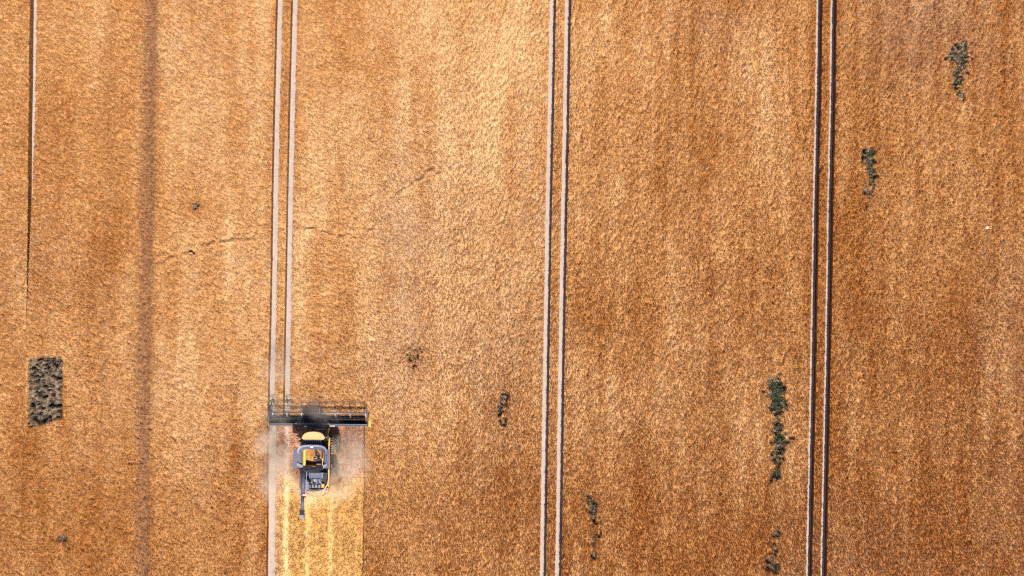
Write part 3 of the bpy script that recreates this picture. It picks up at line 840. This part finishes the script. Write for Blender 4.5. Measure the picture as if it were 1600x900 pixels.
# slopes between flaps and tank rim
MB().sheetquad((fl1 + .02, fy0, 3.64), (tx0 - .06, fy0, 3.50), (tx0 - .06, fy1, 3.50), (fl1 + .02, fy1, 3.64), .03).build('tank_slope', P_SLATE, tank)
MB().sheetquad((tx1 + .06, fy0, 3.50), (fr1 - .02, fy0, 3.64), (fr1 - .02, fy1, 3.64), (tx1 + .06, fy1, 3.50), .03).build('tank_slope', P_DARK, tank)
# front band: arc from left corner over the front to the right corner
def arc_band(x0, x1, ybase, yfront, w, z, th, mat, name, n=16, sgn=1, zin=None):
    cxm = (x0 + x1) / 2; rx = (x1 - x0) / 2
    b = MB(); O, I = [], []
    for i in range(n + 1):
        t = i / n; a = pi * t
        cx_ = math.copysign(abs(cos(a)) ** .62, cos(a)); sy = sin(a) ** .62 if sin(a) > 0 else 0
        O.append((cxm + rx * cx_, ybase + (yfront - ybase) * sy)); I.append((cxm + (rx - w) * cx_, ybase + (yfront - ybase - sgn * w) * sy))
    zi = z if zin is None else zin
    for i in range(n):
        A, B_, C2, D2 = O[i], O[i + 1], I[i + 1], I[i]
        vs = [b.bm.verts.new((*A, z)), b.bm.verts.new((*B_, z)), b.bm.verts.new((*C2, zi)), b.bm.verts.new((*D2, zi))]
        ws = [b.bm.verts.new((v.co.x, v.co.y, v.co.z - th)) for v in vs]
        b.bm.faces.new(vs); b.bm.faces.new(ws[::-1])
        for k2 in range(4): b.bm.faces.new((vs[k2], vs[(k2 + 1) % 4], ws[(k2 + 1) % 4], ws[k2]))
    bmesh.ops.remove_doubles(b.bm, verts=b.bm.verts, dist=.001)
    return b.build(name, mat, tank)
arc_band(lx(464, 3.95), lx(511, 3.95), ly(708, 3.9), ly(695, 3.95), .20, 3.98, .05, P_LITE, 'front_corner_band', zin=3.92)
arc_band(lx(466.8, 3.85), lx(508, 3.85), ly(707, 3.8), ly(697.6, 3.85), .36, 3.90, .04, P_SLATE, 'front_inner_band', zin=3.62)
MB().box(lx(485.5, 3.95), lx(489.3, 3.95), ly(699.6, 3.95), ly(696.6, 3.95), 3.91, 4.03, .015).build('tank_hatch', P_WHITE, tank)
b = MB()
pts = [(lx(464.5, 3.7), ly(731.5, 3.7)), (lx(470, 3.7), ly(735, 3.7)), (lx(477, 3.7), ly(737.8, 3.7)), (lx(498, 3.7), ly(737.8, 3.7)), (lx(504, 3.7), ly(735, 3.7)), (lx(509.5, 3.7), ly(730.5, 3.7)), (lx(505, 3.7), ly(728.6, 3.7)), (lx(490, 3.7), ly(730.2, 3.7)), (lx(472, 3.7), ly(728.4, 3.7))]
b.prism(pts, 3.40, lambda x, y: 3.70 if y < ly(731, 3.7) else 3.52, 0.0)
b.build('rear_hood', P_DARK, tank)
for (ax, ay, bx, by) in ((464, 724.5, 473, 728.5), (505, 729, 510.5, 725)):
    MB().sheetquad((lx(ax, 3.9), ly(ay + 3.5, 3.9), 3.92), (lx(bx, 3.9), ly(by + 2.2, 3.9), 3.80), (lx(bx, 3.9), ly(by - 1, 3.9), 3.80), (lx(ax, 3.9), ly(ay - 1.5, 3.9), 3.92), .03).build('rear_corner_flap', P_LITE, tank)
# --- engine deck
ex0, ex1 = lx(477, 3.3), lx(505.5, 3.3)
deck = MB().box(lx(476.5, 3.0), lx(510, 3.0), ly(764, 3.0), ly(737, 3.0), 2.75, 2.98, .04).build('engine_deck', P_DARK, hv)
cov = MB().box(ex0 + .42, ex1 - .02, ly(747.5, 3.3), ly(738.3, 3.3), 2.98, 3.30, .04).build('engine_cover', P_BLUE, deck)
for i in range(5):
    y = ly(746.4, 3.3) + i * .125
    MB().box(ex0 + .55, ex1 - .18, y - .02, y + .03, 3.30, 3.335, .01).build('louvre', P_LITE, cov)
MB().box(ex1 + .02, ex1 + .33, ly(748, 3.2), ly(738.5, 3.2), 2.98, 3.15, .05).build('air_filter_box', P_DARK, deck)
MB().box(lx(477.2, 3.3), lx(482.5, 3.3), ly(765, 3.3), ly(749.5, 3.3), 2.98, 3.28, .04).build('side_tank', P_LITE, deck)
MB().box(lx(483.5, 3.3), lx(500.5, 3.3), ly(763, 3.3), ly(757.5, 3.3), 2.98, 3.22, .05).build('radiator_box', P_LITE, deck)
MB().tube([(lx(484, 3.2), ly(764, 3.2), 3.1), (lx(492, 3.2), ly(765.2, 3.2), 3.1), (lx(502, 3.2), ly(763.6, 3.2), 3.1)], .07, 8).build('exhaust_pipe', P_BLACK, deck)
for (a, c, e, f, z0, mt, nm) in ((484, 489, 749, 755, 3.18, P_SLATE, 'engine_block'), (489.6, 495, 748.6, 753, 3.24, P_STEEL, 'engine_block'), (496, 502, 749, 755.5, 3.14, P_LITE, 'engine_block'),
                                 (502.5, 507, 756, 762, 3.2, P_YEL, 'yellow_box'), (490, 494, 754, 757, 3.2, P_DARK, 'pump'), (486, 488, 757.6, 762, 3.30, P_BLACK, 'grille_slot'), (491, 492.5, 757.6, 762, 3.30, P_BLACK, 'grille_slot'), (496.5, 498, 757.6, 762, 3.30, P_BLACK, 'grille_slot')):
    MB().box(lx(a, 3.2), lx(c, 3.2), ly(f, 3.2), ly(e, 3.2), 2.96, z0, .025).build(nm, mt, deck)
for i in range(5):
    x = lx(486 + i * 3.6, 3.2)
    MB().tube([(x, ly(748, 3.2), 3.1), (x + .06, ly(752, 3.2), 3.3), (x + .18, ly(757, 3.2), 3.15)], .028, 6).build('hose', P_BLACK if i % 2 else P_STEEL, deck)
MB().tube([(lx(482, 3.2), ly(750, 3.2), 3.35), (lx(486, 3.2), ly(754, 3.2), 3.3)], .12, 10).build('exhaust_stack', P_BLACK, deck)
rail = [(lx(514, 3.1), ly(733, 3.1), 3.15), (lx(514, 3.1), ly(748, 3.1), 3.15), (lx(512.5, 3.1), ly(756, 3.1), 3.15), (lx(508, 3.1), ly(763, 3.1), 3.15), (lx(500, 3.1), ly(766.5, 3.1), 3.15), (lx(490, 3.1), ly(767.3, 3.1), 3.15), (lx(479, 3.1), ly(766.5, 3.1), 3.15)]
MB().tube(rail[:4], .07, 8).build('guard_rail', P_CREAM, hv)
MB().tube(rail[3:], .065, 8).build('guard_rail', P_LITE, hv)
MB().tube([(x, y - .02, z - .32) for x, y, z in rail[2:]], .06, 8).build('rear_bumper', P_YEL, hv)
MB().tube([(lx(478, 2), ly(769, 2), 2.1), (lx(490, 2), ly(776, 2), 1.9), (lx(505, 2), ly(775, 2), 1.9), (lx(514, 2), ly(768, 2), 2.1), (lx(515, 2), ly(757, 2), 2.1)], .025, 6).build('tail_hoop', P_SLATE, hv)
MB().side([(-4.0, 1.0), (-4.1, 1.8), (-4.7, 1.5), (-4.75, 1.0)], -1.0, 1.05).build('straw_spreader', P_DARK, hv)
for x in (lx(503, 2.9), lx(511, 2.9)):
    MB().box(x - .06, x + .06, ly(766, 2.9), ly(764.5, 2.9), 2.8, 3.0, .02).build('tail_lamp', P_RED, hv)
# --- unloading auger folded back along the left side
z0a = 3.45
A0 = (lx(474.5, z0a), ly(737.5, z0a), z0a); A1 = (lx(473.6, z0a), ly(773, z0a), z0a - .02); A2 = (lx(472.6, z0a), ly(797.5, z0a), z0a - .03)
ua = MB().tube([A0, A1], .215, 16).tube([A1, A2], .165, 16).build('unloading_auger', P_SLATE, hv, True)
MB().tube([(A1[0], A1[1] + .08, A1[2]), (A1[0], A1[1] - .08, A1[2])], .24, 14).build('flange', P_LITE, ua)
MB().box(A1[0] + .12, A1[0] + .26, A1[1] - .02, A1[1] + .12, A1[2] + .1, A1[2] + .26, .02).build('auger_lamp', P_WHITE, ua)
MB().box(A1[0] + .2, A1[0] + .34, A1[1] - .30, A1[1] - .14, A1[2] + .0, A1[2] + .16, .02).build('marker', P_RED, ua)
MB().tube([(A2[0], A2[1], A2[2]), (A2[0] - .02, A2[1] - .2, A2[2]), (A2[0] - .04, A2[1] - .45, A2[2] - .03)], .22, 12).build('rubber_boot', P_BLACK, ua)
MB().prism([(A2[0] - .25, A2[1] - .93), (A2[0] + .19, A2[1] - .93), (A2[0] + .19, A2[1] - .46), (A2[0] - .25, A2[1] - .46)], 3.0, lambda x, y: 3.6 if y > A2[1] - .6 else 3.42, .04).build('spout', P_LITE, ua)
MB().tube([(A0[0] + .28, A0[1] + .0, 3.3), (A0[0] + .28, ly(766, 3.3), 3.3)], .04, 6).build('hydraulic_pipe', P_STEEL, ua)
MB().tube([(A0[0], A0[1] + .15, 3.4), (A0[0] + .05, A0[1] + .25, 2.7)], .23, 12).build('auger_elbow', P_DARK, ua)

# ---------------------------------------------------------------- pale stone near the right edge
bm = bmesh.new(); bmesh.ops.create_icosphere(bm, subdivisions=3, radius=.19)
for v in bm.verts:
    v.co *= 1 + .22 * float(vnoise(np.array([v.co.x * 6 + 3]), np.array([v.co.y * 6 + v.co.z * 5]), 7)[0]); v.co.z *= .6; v.co.x *= 1.2
q = MB(); q.bm.free(); q.bm = bm
st = q.build('pale_stone', paint('pale_stone', (.75, .66, .5), .8, dust=.1), None, True)
st.location = (px2x(1542, .7), px2y(355, .7), .72)
tag(st, 'small pale lump lying on the wheat near the right edge', 'stone')

# ---------------------------------------------------------------- dust raised by the harvester
def dust(name, label, pxc, pyc, zc_, rx, ry, rz, dens, seed, scale=.35, color=(0.98, 0.88, 0.74)):
    bm = bmesh.new(); bmesh.ops.create_icosphere(bm, subdivisions=4, radius=1.0)
    q = MB(); q.bm.free(); q.bm = bm
    m = bpy.data.materials.new(name); m.use_nodes = True; nt = m.node_tree
    nt.nodes.remove(nt.nodes['Principled BSDF'])
    out = nt.nodes['Material Output']
    pv = nt.nodes.new('ShaderNodeVolumePrincipled'); pv.inputs['Color'].default_value = (*color, 1); pv.inputs['Anisotropy'].default_value = 0.0
    tc = nt.nodes.new('ShaderNodeTexCoord')
    ln = nt.nodes.new('ShaderNodeVectorMath'); ln.operation = 'LENGTH'
    nt.links.new(tc.outputs['Object'], ln.inputs[0])
    fall = nt.nodes.new('ShaderNodeMapRange'); fall.interpolation_type = 'SMOOTHSTEP'
    fall.inputs['From Min'].default_value = 1.0; fall.inputs['From Max'].default_value = .1; fall.inputs['To Min'].default_value = 0; fall.inputs['To Max'].default_value = 1
    nt.links.new(ln.outputs['Value'], fall.inputs['Value'])
    ge = nt.nodes.new('ShaderNodeNewGeometry')
    n = nt.nodes.new('ShaderNodeTexNoise'); n.inputs['Scale'].default_value = scale; n.inputs['Detail'].default_value = 4
    ad = nt.nodes.new('ShaderNodeVectorMath'); ad.operation = 'ADD'; ad.inputs[1].default_value = (seed * 7.1, 0, 0)
    nt.links.new(ge.outputs['Position'], ad.inputs[0]); nt.links.new(ad.outputs[0], n.inputs['Vector'])
    mr = nt.nodes.new('ShaderNodeMapRange'); mr.inputs['From Min'].default_value = .40; mr.inputs['From Max'].default_value = .68; mr.inputs['To Max'].default_value = dens
    nt.links.new(n.outputs['Fac'], mr.inputs['Value'])
    mu = nt.nodes.new('ShaderNodeMath'); mu.operation = 'MULTIPLY'
    nt.links.new(mr.outputs[0], mu.inputs[0]); nt.links.new(fall.outputs[0], mu.inputs[1]); nt.links.new(mu.outputs[0], pv.inputs['Density'])
    nt.links.new(pv.outputs[0], out.inputs['Volume'])
    o = q.build('dust_cloud', m, None)
    o.location = (px2x(pxc, zc_), px2y(pyc, zc_), zc_); o.scale = (rx, ry, rz)
    return tag(o, label, 'dust', kind='stuff', group='dust raised by the harvester')
dust('dust_left', 'pale dust drifting over the left side of the harvester and cut strip', 426, 710, 1.7, 2.6, 6.6, 1.6, 1.6, 1)
dust('dust_right', 'thin dust between the harvester and the right crop edge', 549, 724, 1.5, 2.8, 4.4, 1.4, 1.2, 2)
dust('dust_rear', 'bright chaff dust thrown out behind the harvester', 500, 760, 1.2, 6.0, 2.8, 1.15, 1.5, 3, .6, (.98, .88, .70))
dust('dust_reel', 'hazy dust above the middle of the header, coloured dark for the shadow there', 492, 642, 2.2, 4.0, 2.8, 1.2, .35, 4, .6, (.85, .76, .72))  # dust tinted darker to add to the cab's shadow
dust('dust_front', 'faint veil of dust over the tracks ahead of the header', 432, 600, 2.4, 2.6, 7.0, 1.8, .30, 5)
dust('dust_far', 'faint pink veil of dust above the wheat, right of and ahead of the harvester', 628, 430, 2.8, 5.0, 10.0, 2.0, .10, 6, .2)
